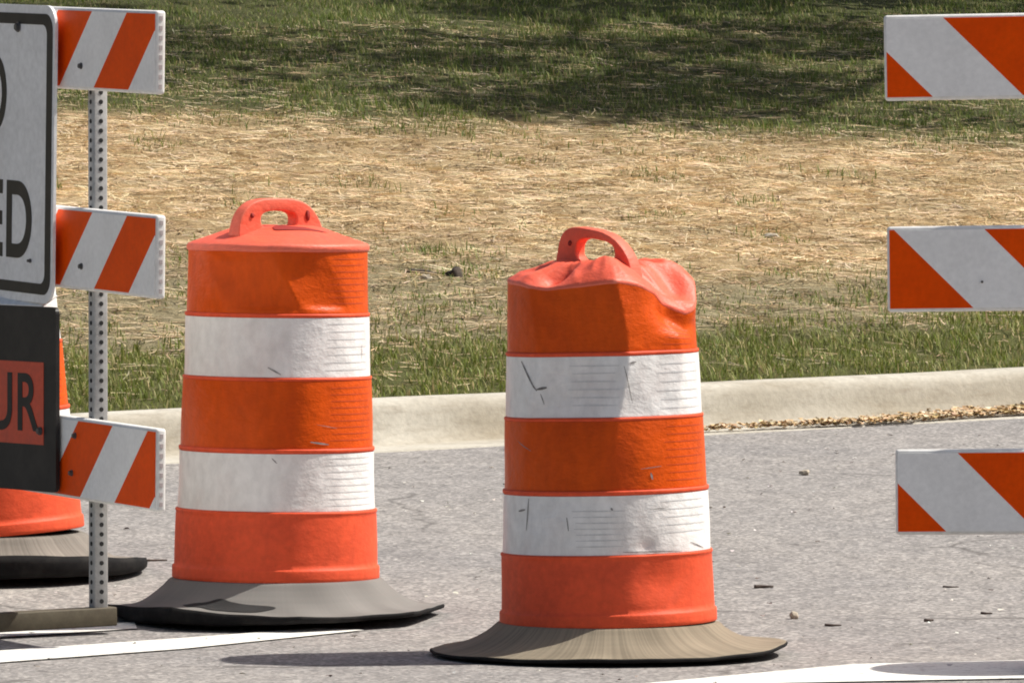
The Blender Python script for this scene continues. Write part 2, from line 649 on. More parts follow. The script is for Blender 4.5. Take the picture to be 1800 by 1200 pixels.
def build_grass():
    # --- lush strip along the kerb
    n = 220000
    x, y = scatter(n, -8, 10, 0.5, 3.2)
    k = in_view(x, y)
    x, y = x[k], y[k]
    z, d, n1, n2 = ground_noise_z(x, y)
    g1, br, st, up = zone_weights(x, y, d, n1, n2)
    clump = vnoise(x, y, 6.0, 9.0)
    keep = rng.uniform(0, 1, len(x)) < g1 * np.clip(0.62 + 1.1 * clump, 0.12, 1)
    x, y, z, clump = x[keep], y[keep], z[keep], clump[keep]
    n = len(x)
    L = rng.uniform(0.020, 0.056, n) * (1 + 0.7 * np.clip(clump, -0.5, 1))
    c = rand_mix(n, [(0.15, 0.185, 0.032), (0.215, 0.245, 0.055), (0.33, 0.33, 0.115), (0.50, 0.41, 0.20)], [0.38, 0.32, 0.17, 0.13])
    blades('grass', x, y, z, L, rng.uniform(0.003, 0.0065, n), rng.uniform(0.3, 0.95, n), c, M['blade'])

    # --- straw and dead stalks lying on the bank
    n = 620000
    x, y = scatter(n, -8, 14, 0.7, 12.5)
    k = in_view(x, y)
    x, y = x[k], y[k]
    z, d, n1, n2 = ground_noise_z(x, y)
    g1, br, st, up = zone_weights(x, y, d, n1, n2)
    clump = vnoise(x, y, 5.0, 4.0)
    keep = rng.uniform(0, 1, len(x)) < (0.10 * g1 + 0.62 * br + 0.95 * st + 0.20 * up) * np.clip(0.66 + 1.35 * clump, 0.06, 1)
    x, y, z, st = x[keep], y[keep], z[keep], st[keep]
    n = len(x)
    L = rng.uniform(0.04, 0.15, n)
    c = rand_mix(n, [(0.74, 0.56, 0.33), (0.84, 0.69, 0.46), (0.58, 0.43, 0.245), (0.30, 0.23, 0.135)], [0.42, 0.26, 0.22, 0.10], 0.16)
    pt = vnoise(x, y * 1.6, 1.9, 51.0)
    pt2 = vnoise(x, y * 1.5, 0.55, 57.0)
    c *= np.clip(0.78 + 0.22 * st + 0.34 * pt + 0.22 * pt2, 0.35, 1.25)[:, None]
    straws('straw', x, y, z + 0.004, L, rng.uniform(0.0025, 0.006, n), rng.normal(0, 0.07, n), c, M['straw'])

    # --- short grass of the upper bank, and sparse green in the brown belt
    n = 640000
    x, y = scatter(n, -6, 18, 0.9, 18.5)
    k = in_view(x, y, 2.7) & (y < 46)
    x, y = x[k], y[k]
    z, d, n1, n2 = ground_noise_z(x, y)
    g1, br, st, up = zone_weights(x, y, d, n1, n2)
    clump = vnoise(x, y, 1.7, 14.0) + 0.6 * vnoise(x, y, 5.5, 15.0)
    tuft = vnoise(x, y, 2.2, 21.0)
    keep = rng.uniform(0, 1, len(x)) < up * np.clip(0.85 + 0.8 * clump, 0.3, 1) + br * np.clip(1.7 * (tuft + 0.14), 0.08, 0.85) + st * np.clip(1.6 * (tuft - 0.24), 0.0, 0.6)
    x, y, z, clump, up = x[keep], y[keep], z[keep], clump[keep], up[keep]
    n = len(x)
    L = rng.uniform(0.016, 0.052, n) * (1 + 0.9 * np.clip(clump, -0.5, 1))
    c = rand_mix(n, [(0.125, 0.175, 0.032), (0.19, 0.235, 0.055), (0.33, 0.33, 0.12), (0.48, 0.39, 0.19)], [0.42, 0.31, 0.16, 0.11])
    blades('grass_upper', x, y, z, L, rng.uniform(0.003, 0.007, n), rng.uniform(0.35, 0.97, n), c, M['blade']).name = 'grass'


def flat_bits(name, x, y, z, size, col, mat, curl=0.35, aspect=0.55):
    n = len(x)
    az = rng.uniform(0, 2 * math.pi, n)
    ux, uy = np.cos(az), np.sin(az)
    P = np.zeros((n, 6, 3))
    base = np.array(((-1, 0), (-.35, 1), (.45, .8), (1, 0), (.4, -.9), (-.4, -.8)))
    for i, (a, b_) in enumerate(base):
        P[:, i, 0] = x + size * (ux * a - uy * b_ * aspect)
        P[:, i, 1] = y + size * (uy * a + ux * b_ * aspect)
        P[:, i, 2] = z + size * rng.uniform(0, 1, n) * curl
    idx = np.arange(n)[:, None] * 6
    q = np.concatenate([idx + np.array((0, 1, 2, 3)), idx + np.array((0, 3, 4, 5))], 0)
    o = fast_mesh(name, P.reshape(-1, 3), q, mat, np.repeat(col, 6, 0))
    return struct(o, 'stuff')


def build_litter():
    # dead leaves and bark in the gutter: thicker to the right
    n = 22000
    t = rng.uniform(1.25, 9, n)
    dens = np.clip((t - 1.2) / 2.2, 0.03, 1)
    k = rng.uniform(0, 1, n) < dens
    t = t[k]
    d = 0.02 + np.abs(rng.normal(0, 1, len(t))) * 0.115 * np.clip((t - 1.1) / 1.9, 0.14, 1.0) + 0.03 * np.sin(t * 5)
    x = E0.x + CD.x * t + CN.x * d
    y = E0.y + CD.y * t + CN.y * d
    n = len(x)
    c = rand_mix(n, [(0.52, 0.36, 0.19), (0.62, 0.46, 0.28), (0.34, 0.225, 0.12), (0.70, 0.58, 0.40)], [0.34, 0.36, 0.14, 0.16])
    flat_bits('leaf_litter', x, y, road_z(y) + 0.008 + rng.uniform(0, 0.016, n), rng.uniform(0.007, 0.017, n), c, M['litter'], 0.8)
    # grit and small chips scattered over the road
    n = 520
    x = rng.uniform(-2.6, 2.6, n)
    y = rng.uniform(17.8, 26.5, n)
    k = curb_d(x, y) < -0.05
    x, y = x[k], y[k]
    n = len(x)
    c = rand_mix(n, [(0.13, 0.11, 0.10), (0.30, 0.27, 0.23), (0.66, 0.63, 0.57)], [0.35, 0.3, 0.35])
    flat_bits('road_grit', x, y, road_z(y) + 0.003, rng.uniform(0.004, 0.011, n), c, M['litter'], 0.7)


def build_lines():
    def poly(pts, name):
        h = len(pts) // 2

        def along(row, k=24):
            out = []
            for (xa, ya), (xb, yb) in zip(row, row[1:]):
                out += [(xa + (xb - xa) * i / k, ya + (yb - ya) * i / k) for i in range(k)]
            return out + [row[-1]]
        low, high = along(pts[:h]), along(pts[h:][::-1])
        mid_ = [((a[0] + b_[0]) / 2, (a[1] + b_[1]) / 2) for a, b_ in zip(low, high)]
        rows = [[on_road(*p) + Vector((0, 0, 0.004)) for p in r] for r in (low, mid_, high)]
        V = rows[0] + rows[1] + rows[2]
        n = len(low)
        Fc = [(r * n + i, r * n + i + 1, (r + 1) * n + i + 1, (r + 1) * n + i) for r in range(2) for i in range(n - 1)]
        struct(mesh_obj(name, V, Fc, M['paint'], smooth=False))
    poly([(-900, 1243), (0, 1167), (320, 1143), (640, 1110), (560, 1106), (320, 1124), (0, 1146), (-900, 1217)], 'lane_line')
    poly([(-900, 1188), (30, 1121), (240, 1107), (235, 1096), (30, 1109), (-900, 1168)], 'lane_line')
    poly([(1080, 1214), (1390, 1203), (1800, 1195), (2500, 1172), (2500, 1141), (1800, 1163), (1500, 1170), (1080, 1209)], 'lane_line')


# ------------------------------------------------------------------ drums
Z0 = 0.088
SEG = 224
BODY = [(0.000, .2790), (0.002, .2812), (0.030, .2808), (0.034, .2795), (0.0362, .2752), (0.060, .2746), (0.100, .2738), (0.140, .2730), (0.178, .2722),
        (0.1800, .2740), (0.1840, .2742), (0.1862, .2732), (0.1875, .2672), (0.24, .2655), (0.29, .2640), (0.342, .2626),
        (0.3440, .2658), (0.3505, .2660), (0.3530, .2650), (0.3542, .2592), (0.40, .2580), (0.45, .2568), (0.50, .2556), (0.5330, .2548),
        (0.5345, .2572), (0.5390, .2574), (0.5410, .2566), (0.5425, .2516), (0.59, .2505), (0.64, .2494), (0.7005, .2480),
        (0.7025, .2504), (0.7080, .2506), (0.7100, .2496), (0.7115, .2446), (0.76, .2436), (0.80, .2428), (0.84, .2420), (0.885, .2412)]
BODY = [(z_, r_ * 0.988) for z_, r_ in BODY]
BANDS = [('white', 0.1885, 0.3410), ('orange', 0.3550, 0.5325), ('white', 0.5432, 0.7000), ('orange', 0.7122, 0.8815)]


def dense(prof, step=0.008):
    out = [prof[0]]
    for (za, ra), (zb, rb) in zip(prof, prof[1:]):
        k = max(1, int((zb - za) / step))
        for i in range(1, k + 1):
            out.append((za + (zb - za) * i / k, ra + (rb - ra) * i / k))
    return out


BODY = dense(BODY)


def body_r(z):
    return float(np.interp(z, [p[0] for p in BODY], [p[1] for p in BODY]))


def ang(th):
    """theta measured from the camera side (-Y), positive to the right (+X)"""
    return math.sin(th), -math.cos(th)


def knots(th, ks):
    a = math.degrees(th)
    a = (a + 180) % 360 - 180
    xs = [k[0] for k in ks]
    ys = [k[1] for k in ks]
    for i in range(len(xs) - 1):
        if xs[i] <= a <= xs[i + 1]:
            t = (a - xs[i]) / (xs[i + 1] - xs[i])
            t = 0.65 * t + 0.35 * t * t * (3 - 2 * t)
            return ys[i] + (ys[i + 1] - ys[i]) * t
    return ys[0]


def facet(th, r, mid, half, keep=1.0):
    """flatten the wall to a chord centred on mid, reaching half an angle either side"""
    a = (th - mid + math.pi) % (2 * math.pi) - math.pi
    if abs(a) >= half:
        return 0.0
    flat = r * math.cos(half) / math.cos(a)
    return (flat - r) * keep


def sm(a, b, x):
    t = min(1, max(0, (x - a) / (b - a)))
    return t * t * (3 - 2 * t)


def dent_upright(th, z, r):
    dz = 0.0
    dr = 0.0025 * mnoise.noise((math.sin(th) * 2.2, math.cos(th) * 2.2, z * 6))
    # diagonal crease across the uppermost band
    w = sm(0.716, 0.735, z) * (1 - sm(0.80, 0.882, z))
    c = R(-4.0) + (0.885 - z) / 0.165 * R(21.0)
    dr += sm(0.716, 0.73, z) * (1 - sm(0.845, 0.885, z)) * facet(th, r, c - R(25), R(25), 0.8)
    dr += w * facet(th, r, c + R(18), R(18), 0.9)
    dr += -0.004 * sm(0.35, 0.2, abs(z - 0.26)) * max(0, math.cos(th - R(-20))) * sm(0.12, 0.02, abs(z - 0.25))
    return dr, dz


RIM2 = [(-180, 0.0), (-120, 0.004), (-92, 0.0), (-62, -0.006), (-38, -0.020), (-18, -0.014), (9, -0.006), (22, -0.014), (38, -0.034),
        (52, -0.066), (66, -0.088), (78, -0.070), (92, -0.022), (120, 0.0), (180, 0.0)]


def dent_crushed(th, z, r):
    up = sm(0.70, 0.885, z)
    dz = (knots(th, RIM2) + 0.014) * up
    dr = 0.003 * mnoise.noise((math.sin(th) * 2.6, math.cos(th) * 2.6, z * 7 + 4))
    w = sm(0.42, 0.60, z) * 0.80 + 0.20 * sm(0.2, 0.42, z)
    cr = R(9.5) + R(5) * math.sin(z * 11)
    dr += w * (facet(th, r, cr - R(29), R(29), 0.85) + facet(th, r, cr + R(20), R(20), 0.9))
    # inward buckle under the sagging rim on the right
    b = math.exp(-((math.degrees(th) - 52) / 15) ** 2) * sm(0.74, 0.85, z)
    dr -= 0.042 * b
    dr += 0.010 * math.exp(-((math.degrees(th) - 70) / 12) ** 2) * sm(0.80, 0.88, z)
    # pushed-in patch low on the right
    b = math.exp(-((math.degrees(th) - 27) / 16) ** 2) * math.exp(-((z - 0.12) / 0.05) ** 2)
    dr -= 0.011 * b
    b = math.exp(-((math.degrees(th) - 22) / 5) ** 2) * math.exp(-((z - 0.205) / 0.02) ** 2)
    dr -= 0.006 * b
    b = math.exp(-((math.degrees(th) - 44 - (z - 0.12) * 160) / 4) ** 2) * math.exp(-((z - 0.12) / 0.05) ** 2)
    dr -= 0.005 * b
    return dr, dz


def dent_plain(th, z, r):
    return 0.002 * mnoise.noise((math.sin(th) * 2, math.cos(th) * 2, z * 5 + 9)), 0.0


def lathe(name, prof, dent, mat, parent, off=0.0, zadd=Z0, cap=False):
    V, Fc = [], []
    for z, r in prof:
        for k in range(SEG):
            th = 2 * math.pi * k / SEG
            dr, dz = dent(th, z, r)
            s, c = ang(th)
            V.append(((r + dr + off) * s, (r + dr + off) * c, z + dz + zadd))
    n = len(prof)
    for i in range(n - 1):
        for k in range(SEG):
            k2 = (k + 1) % SEG
            Fc.append((i * SEG + k, i * SEG + k2, (i + 1) * SEG + k2, (i + 1) * SEG + k))
    return mesh_obj(name, V, Fc, mat, parent)


def wall_point(dent, thd, z, off):
    th = R(thd)
    r = body_r(z)
    dr, dz = dent(th, z, r)
    s, c = ang(th)
    return Vector(((r + dr + off) * s, (r + dr + off) * c, z + dz + Z0))


def strip(V, Fc, fm, dent, p0, p1, w, mi, n=10, off=0.0026):
    """thin mark on the wall from (deg, z) p0 to p1"""
    th0, z0 = p0
    th1, z1 = p1
    ln = math.hypot((th1 - th0) * 0.0045, z1 - z0) or 1
    nx, nz = -(z1 - z0) / ln, (th1 - th0) * 0.0045 / ln
    b = len(V)
    for i in range(n + 1):
        t = i / n
        a = th0 + (th1 - th0) * t
        z = z0 + (z1 - z0) * t
        ww = w * (0.35 + 0.65 * math.sin(math.pi * min(max(t, 0.06), 0.94)))
        for sg in (-0.5, 0.5):
            V.append(wall_point(dent, a + sg * ww * nx / 0.0045, z + sg * ww * nz, off))
    for i in range(n):
        Fc.append((b + 2 * i, b + 2 * i + 2, b + 2 * i + 3, b + 2 * i + 1))
        fm.append(mi)


def make_band(kind, za, zb, dent, parent, marks, lines):
    nz = 26
    V, Fc, fm = [], [], []
    for i in range(nz + 1):
        z = za + (zb - za) * i / nz
        for k in range(SEG):
            V.append(wall_point(dent, 360.0 * k / SEG, z, 0.0013))
    for i in range(nz):
        for k in range(SEG):
            k2 = (k + 1) % SEG
            Fc.append((i * SEG + k, i * SEG + k2, (i + 1) * SEG + k2, (i + 1) * SEG + k))
            fm.append(0)
    for (a0, a1, f0, f1, num) in lines:
        for j in range(num):
            f = f0 + (f1 - f0) * j / max(1, num - 1)
            z = za + (zb - za) * f
            strip(V, Fc, fm, dent, (a0 + random.uniform(0, 3), z), (a1 - random.uniform(0, 3), z + random.uniform(-.001, .001)), 0.0030, 1, 12, 0.0021)
    for (a0, f0, a1, f1, w) in marks:
        strip(V, Fc, fm, dent, (a0, za + (zb - za) * f0), (a1, za + (zb - za) * f1), w * 0.72, 2, 8)
    mats = [M['white_sheet' if kind == 'white' else 'orange_sheet'], M['sheet_line' if kind == 'white' else 'orange_line'], M['scuff']]
    return mesh_obj(kind + '_band', V, Fc, mats, parent, fmat=fm)


def rdense_lid(prof, step=0.006):
    out = [prof[0]]
    for (ra, za), (rb, zb) in zip(prof, prof[1:]):
        k = max(1, int(abs(rb - ra) / step))
        for i in range(1, k + 1):
            out.append((ra + (rb - ra) * i / k, za + (zb - za) * i / k))
    return out


def make_lid(dent, parent, crush):
    prof = [(0.2385, 0.874), (0.2440, 0.8748), (0.2470, 0.8775), (0.2476, 0.884), (0.2468, 0.8895), (0.2440, 0.8935), (0.2360, 0.8975), (0.225, 0.9015), (0.215, 0.905), (0.203, 0.909), (0.19, 0.9135), (0.178, 0.917),
            (0.165, 0.922), (0.14, 0.930), (0.12, 0.937), (0.095, 0.941), (0.07, 0.942), (0.035, 0.9425), (0.004, 0.9425)]
    if crush:
        prof = [(0.2400, 0.8755), (0.2425, 0.8770), (0.2436, 0.8805), (0.2430, 0.8850), (0.2405, 0.8885), (0.2340, 0.8925)] + prof[8:]
    V, Fc = [], []
    for r, z in rdense_lid(prof):
        r *= 0.988
        for k in range(SEG):
            th = 2 * math.pi * k / SEG
            f = min(1, max(0, (r - 0.06) / 0.18))
            dr, dz = dent(th, 0.884, r)
            rr = r + dr * f
            zz = z + dz * (f ** 1.6)
            if crush:
                zz += f * (1 - f) * 4 * (0.007 * mnoise.noise((math.sin(th) * 3.0, math.cos(th) * 3.0, r * 9)) + 0.026 * (0.25 - abs(mnoise.noise((math.sin(th) * 3.1, math.cos(th) * 3.1, r * 8 + 3)))))
                # folded valley in front of the left end of the handle
                a = math.degrees((th + math.pi) % (2 * math.pi) - math.pi)
                zz -= 0.062 * max(0, 1 - abs(a + 40 + 60 * (r - 0.19)) / 13) * math.exp(-((r - 0.178) / 0.036) ** 2)
                zz += 0.026 * max(0, 1 - abs(a - 4) / 30) * math.exp(-((r - 0.16) / 0.055) ** 2)
                # crumpled right side: a raised fold behind a sunken pocket
                a = math.degrees((th + math.pi) % (2 * math.pi) - math.pi)
                zz -= 0.030 * max(0, 1 - abs(a - 72) / 26) * math.exp(-((r - 0.185) / 0.04) ** 2)
                zz += 0.022 * max(0, 1 - abs(a - 100) / 24) * math.exp(-((r - 0.19) / 0.05) ** 2)
            else:
                zz += 0.002 * mnoise.noise((math.sin(th) * 2, math.cos(th) * 2, r * 8))
            s, c = ang(th)
            V.append((rr * s, rr * c, zz + Z0))
    n = len(V) // SEG
    for i in range(n - 1):
        for k in range(SEG):
            k2 = (k + 1) % SEG
            Fc.append((i * SEG + k, i * SEG + k2, (i + 1) * SEG + k2, (i + 1) * SEG + k))
    Fc.append(tuple((n - 1) * SEG + k for k in range(SEG)))
    return mesh_obj('lid', V, Fc, M['lid'], parent)


def make_handle(parent, yaw, loc, tilt=0.0, slim=False):
    """carry handle moulded in one arch with a grip hole"""
    NP = 56
    outer, inner = [], []
    for i in range(NP):
        a = 2 * math.pi * i / NP
        ca, sa = math.cos(a), math.sin(a)
        # outer: flat-bottomed super-ellipse arch
        e = 0.62
        px = 0.146 * math.copysign(abs(ca) ** e, ca)
        pz = (0.098 if sa > 0 else 0.050) * math.copysign(abs(sa) ** (0.85 if sa > 0 else 0.4), sa)
        if sa > 0:
            px += -0.010 * (pz / 0.098)
            px *= 1 - 0.10 * (pz / 0.098)
            if slim:
                px += -0.030 * (pz / 0.098) ** 1.5
        outer.append((px, pz))
        h = 0.70 if slim else 0.60
        ix = (0.074 if slim else 0.060) * math.copysign(abs(ca) ** 0.7, ca) - 0.008 + (0.004 if slim else 0.0)
        iz = 0.040 + (0.034 if slim else 0.025) * math.copysign(abs(sa) ** 0.7, sa)
        inner.append((ix, iz))
    bm = bmesh.new()
    T = 0.021
    rings = {}
    for key, pts in (('o', outer), ('i', inner)):
        for sy in (-1, 1):
            row = []
            for (px, pz) in pts:
                flare = 1.0 + 0.35 * max(0, 0.03 - pz) / 0.06
                row.append(bm.verts.new((px, sy * T * flare, pz)))
            rings[key, sy] = row
    for i in range(NP):
        j = (i + 1) % NP
        for sy in (-1, 1):
            bm.faces.new((rings['o', sy][i], rings['o', sy][j], rings['i', sy][j], rings['i', sy][i]))
        bm.faces.new((rings['o', -1][i], rings['o', -1][j], rings['o', 1][j], rings['o', 1][i]))
        bm.faces.new((rings['i', -1][i], rings['i', -1][j], rings['i', 1][j], rings['i', 1][i]))
    o = bm_obj('handle', bm, M['lid'], parent, loc, (0, tilt, yaw), True)
    bevel(o, 0.005, 3)
    # lamp-bolt hole: a dark socket either side of the grip
    for hx in ((-0.100,) if slim else (-0.100, 0.088)):
        b2 = bmesh.new()
        add_cyl(b2, (0, 0, 0), 0.007 if hx < 0 else 0.009, 0.004, 'Y', 20)
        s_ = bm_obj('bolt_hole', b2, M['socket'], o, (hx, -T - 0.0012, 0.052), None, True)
        s_.scale = (0.75 if hx > 0 else 0.8, 1, 1.6 if hx > 0 else 1.0)
    return o


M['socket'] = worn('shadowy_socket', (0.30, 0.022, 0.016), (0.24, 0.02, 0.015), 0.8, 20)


def rdense(prof, step=0.007):
    out = [prof[0]]
    for (ra, za), (rb, zb) in zip(prof, prof[1:]):
        k = max(1, int(round((rb - ra) / step)))
        for i in range(1, k + 1):
            out.append((ra + (rb - ra) * i / k, za + (zb - za) * i / k))
    return out


SEGB = 600


def make_base(parent, lift, thick, tint, rad=0.455, slot=None, streak=0.5, inner=0.0, angular=0.0):
    """collar cut from a tyre sidewall, drooping from the barrel's foot to the road"""
    prof = [(0.240, 0.092), (0.268, 0.0915), (0.286, 0.086), (0.300, 0.073), (0.318, 0.060), (0.340, 0.047), (0.365, 0.036), (0.392, 0.0265), (0.420, 0.020), (0.440, 0.0165)]
    prof = rdense(prof, 0.004) + [(1.0, 0.0145)]
    V, Fc, fm, cols = [], [], [], []
    n = len(prof)
    stv = [rng.uniform(-1, 1) for _ in range(SEGB)]

    def height(th, r, z):
        e = min(1, max(0, (r - 0.30) / 0.155))
        q = 1 - min(1, max(0, (r - 0.27) / 0.12))
        return z + lift(th) * e ** 1.3 + inner * q * q * (3 - 2 * q) + 0.004 * e * mnoise.noise((math.sin(th) * 4, math.cos(th) * 4, r * 14))

    def outline(th):
        k = 1 + 0.012 * mnoise.noise((math.sin(th) * 3, math.cos(th) * 3, 7.0))
        if angular:
            a = (th - R(10)) % (math.pi / 4) - math.pi / 8
            k *= 1 + angular * (math.cos(math.pi / 8) / math.cos(a) - 1)
        return k

    def in_slot(th, r):
        if not slot:
            return 0.0
        a = math.degrees((th + math.pi) % (2 * math.pi) - math.pi)
        u = (a - (slot[0] + slot[1]) / 2) / ((slot[1] - slot[0]) / 2)
        if abs(u) >= 1:
            return 0.0
        v = (r - (slot[2] + slot[3]) / 2 - 0.006 * math.sin(u * 4)) / ((slot[3] - slot[2]) / 2 * (1 - u * u) ** 0.7)
        return 1.0 if abs(v) < 1 else 0.0
    rows = []
    for i, (r0, z0) in enumerate(prof):
        row = []
        for k in range(SEGB):
            th = 2 * math.pi * k / SEGB
            r = r0 * (1 + (outline(th) - 1) * min(1, max(0, (r0 - 0.33) / 0.1))) if r0 < 1 else rad * outline(th)
            s, c = ang(th)
            z = height(th, r, z0)
            row.append(len(V))
            V.append((r * s, r * c, z))
            nz = 0.5 + 0.5 * mnoise.noise((r * s * 9, r * c * 9, 3.0))
            cols.append(np.array(tint) * (0.70 + 0.5 * nz) * (1 + streak * 0.35 * stv[k]))
        rows.append(row)
    # edge bulge, underside
    for (rr, f) in ((1.008, 0.35), (1.004, 0.8), (0.985, 1.0)):
        row = []
        for k in range(SEGB):
            th = 2 * math.pi * k / SEGB
            r = rad * rr * outline(th)
            s, c = ang(th)
            row.append(len(V))
            V.append((r * s, r * c, max(0.001, height(th, r, 0.0145) - thick(th) * f)))
            cols.append(np.array((0.03, 0.03, 0.03)))
        rows.append(row)
    for rr, zz in ((0.38, 0.012), (0.285, 0.055), (0.24, 0.06)):
        row = []
        for k in range(SEGB):
            th = 2 * math.pi * k / SEGB
            s, c = ang(th)
            row.append(len(V))
            V.append((rr * s, rr * c, max(0.002, height(th, rr, zz) - 0.008)))
            cols.append(np.array((0.03, 0.03, 0.03)))
        rows.append(row)
    for i in range(len(rows) - 1):
        for k in range(SEGB):
            k2 = (k + 1) % SEGB
            Fc.append((rows[i][k], rows[i][k2], rows[i + 1][k2], rows[i + 1][k]))
            dark = i >= n - 1
            fm.append(1 if dark else 0)
    o = mesh_obj('rubber_base', V, Fc, [M['dust'], M['rubber_edge']], parent, fmat=fm)
    set_tint(o, np.array(cols))
    if slot:
        V, Fc = [], []
        nu, nv = 40, 8
        for i in range(nu + 1):
            u = i / nu * 2 - 1
            th = R((slot[0] + slot[1]) / 2 + u * (slot[1] - slot[0]) / 2)
            rc = (slot[2] + slot[3]) / 2 + 0.007 * math.sin(u * 4) + 0.004 * mnoise.noise((u * 3, 1, 1))
            hw = (slot[3] - slot[2]) / 2 * max(0.0, 1 - u * u) ** 0.8 * (0.8 + 0.4 * mnoise.noise((u * 2.5, 4, 2))) + 0.0004
            for j in range(nv + 1):
                r = rc + hw * (2 * j / nv - 1)
                s, c = ang(th)
                z0 = float(np.interp(r, [p[0] for p in prof[:-1]], [p[1] for p in prof[:-1]]))
                rs = r * (1 + (outline(th) - 1) * min(1, max(0, (r - 0.33) / 0.1)))
                V.append((rs * s, rs * c, height(th, rs, z0) + 0.002))
        for i in range(nu):
            for j in range(nv):
                p = i * (nv + 1) + j
                Fc.append((p, p + nv + 1, p + nv + 2, p + 1))
        mesh_obj('slit_shade', V, Fc, M['hole'], o)  # dark patch over the rubber, painting the shade inside a slit
    return o


def drum(loc, tilt, label, dent, lift, thick, tint, handle_yaw, crush=False, slot=None, marks=None, lines=None, raise_by=0.0, hloc=None, htilt=0.0, streak=0.5, angular=0.0, front_shade=False, size=1.0, squash=1.0):
    root = thing('traffic_barrel', loc, (0, 0, 0), label, 'traffic barrel', 'orange and white traffic barrels on the road')
    lathe('barrel_body', BODY, dent, M['plastic'], root)
    for i, (kind, za, zb) in enumerate(BANDS):
        make_band(kind, za, zb, dent, root, (marks or {}).get(i, []), (lines or {}).get(i, []))
    make_lid(dent, root, crush)
    hd = make_handle(root, handle_yaw, hloc or (-0.003, -0.050, Z0 + 0.917), htilt, crush)
    if crush:
        hd.scale = (0.84, 1, 1)
    if front_shade:
        LR, LZ = [0.0, 0.07, 0.095, 0.12, 0.14, 0.165, 0.19, 0.215], [0.9425, 0.942, 0.941, 0.937, 0.930, 0.922, 0.9135, 0.905]
        V, Fc = [], []
        nu, nv = 30, 6
        for i in range(nu + 1):
            u = i / nu
            x = -0.012 + 0.150 * u
            yc = -0.118 + 0.035 * u * u
            hw = 0.021 * (min(1, u / 0.06) ** 0.5) * (1 - u ** 1.5) + 0.0006
            for j in range(nv + 1):
                y = yc + hw * (2 * j / nv - 1)
                V.append((x, y, Z0 + float(np.interp(math.hypot(x, y) / 0.988, LR, LZ)) + 0.0022))
        for i in range(nu):
            for j in range(nv):
                p = i * (nv + 1) + j
                Fc.append((p, p + nv + 1, p + nv + 2, p + 1))
        mesh_obj('recess_shade', V, Fc, M['socket'], root)  # dark patch laid on the lid, painting the shade of a recess
    for ch in root.children:
        # barrel leans on its collar; the collar stays on the road
        if ch.type == 'MESH':
            ch.data.transform(Matrix.Identity(4))
    lean = Matrix.Translation((0, 0, Z0 + raise_by)) @ Matrix.Rotation(tilt[1], 4, 'Y') @ Matrix.Rotation(tilt[0], 4, 'X') @ Matrix.Translation((0, 0, -Z0))
    for ch in list(root.children):
        ch.matrix_basis = lean @ ch.matrix_basis
    make_base(root, lift, thick, tint, slot=slot, streak=streak, inner=raise_by, angular=angular)
    root.scale = (size, size, size * squash)
    return root


def gauss(th, c, w):
    a = math.degrees((th - R(c) + math.pi) % (2 * math.pi) - math.pi)
    return math.exp(-(a / w) ** 2)


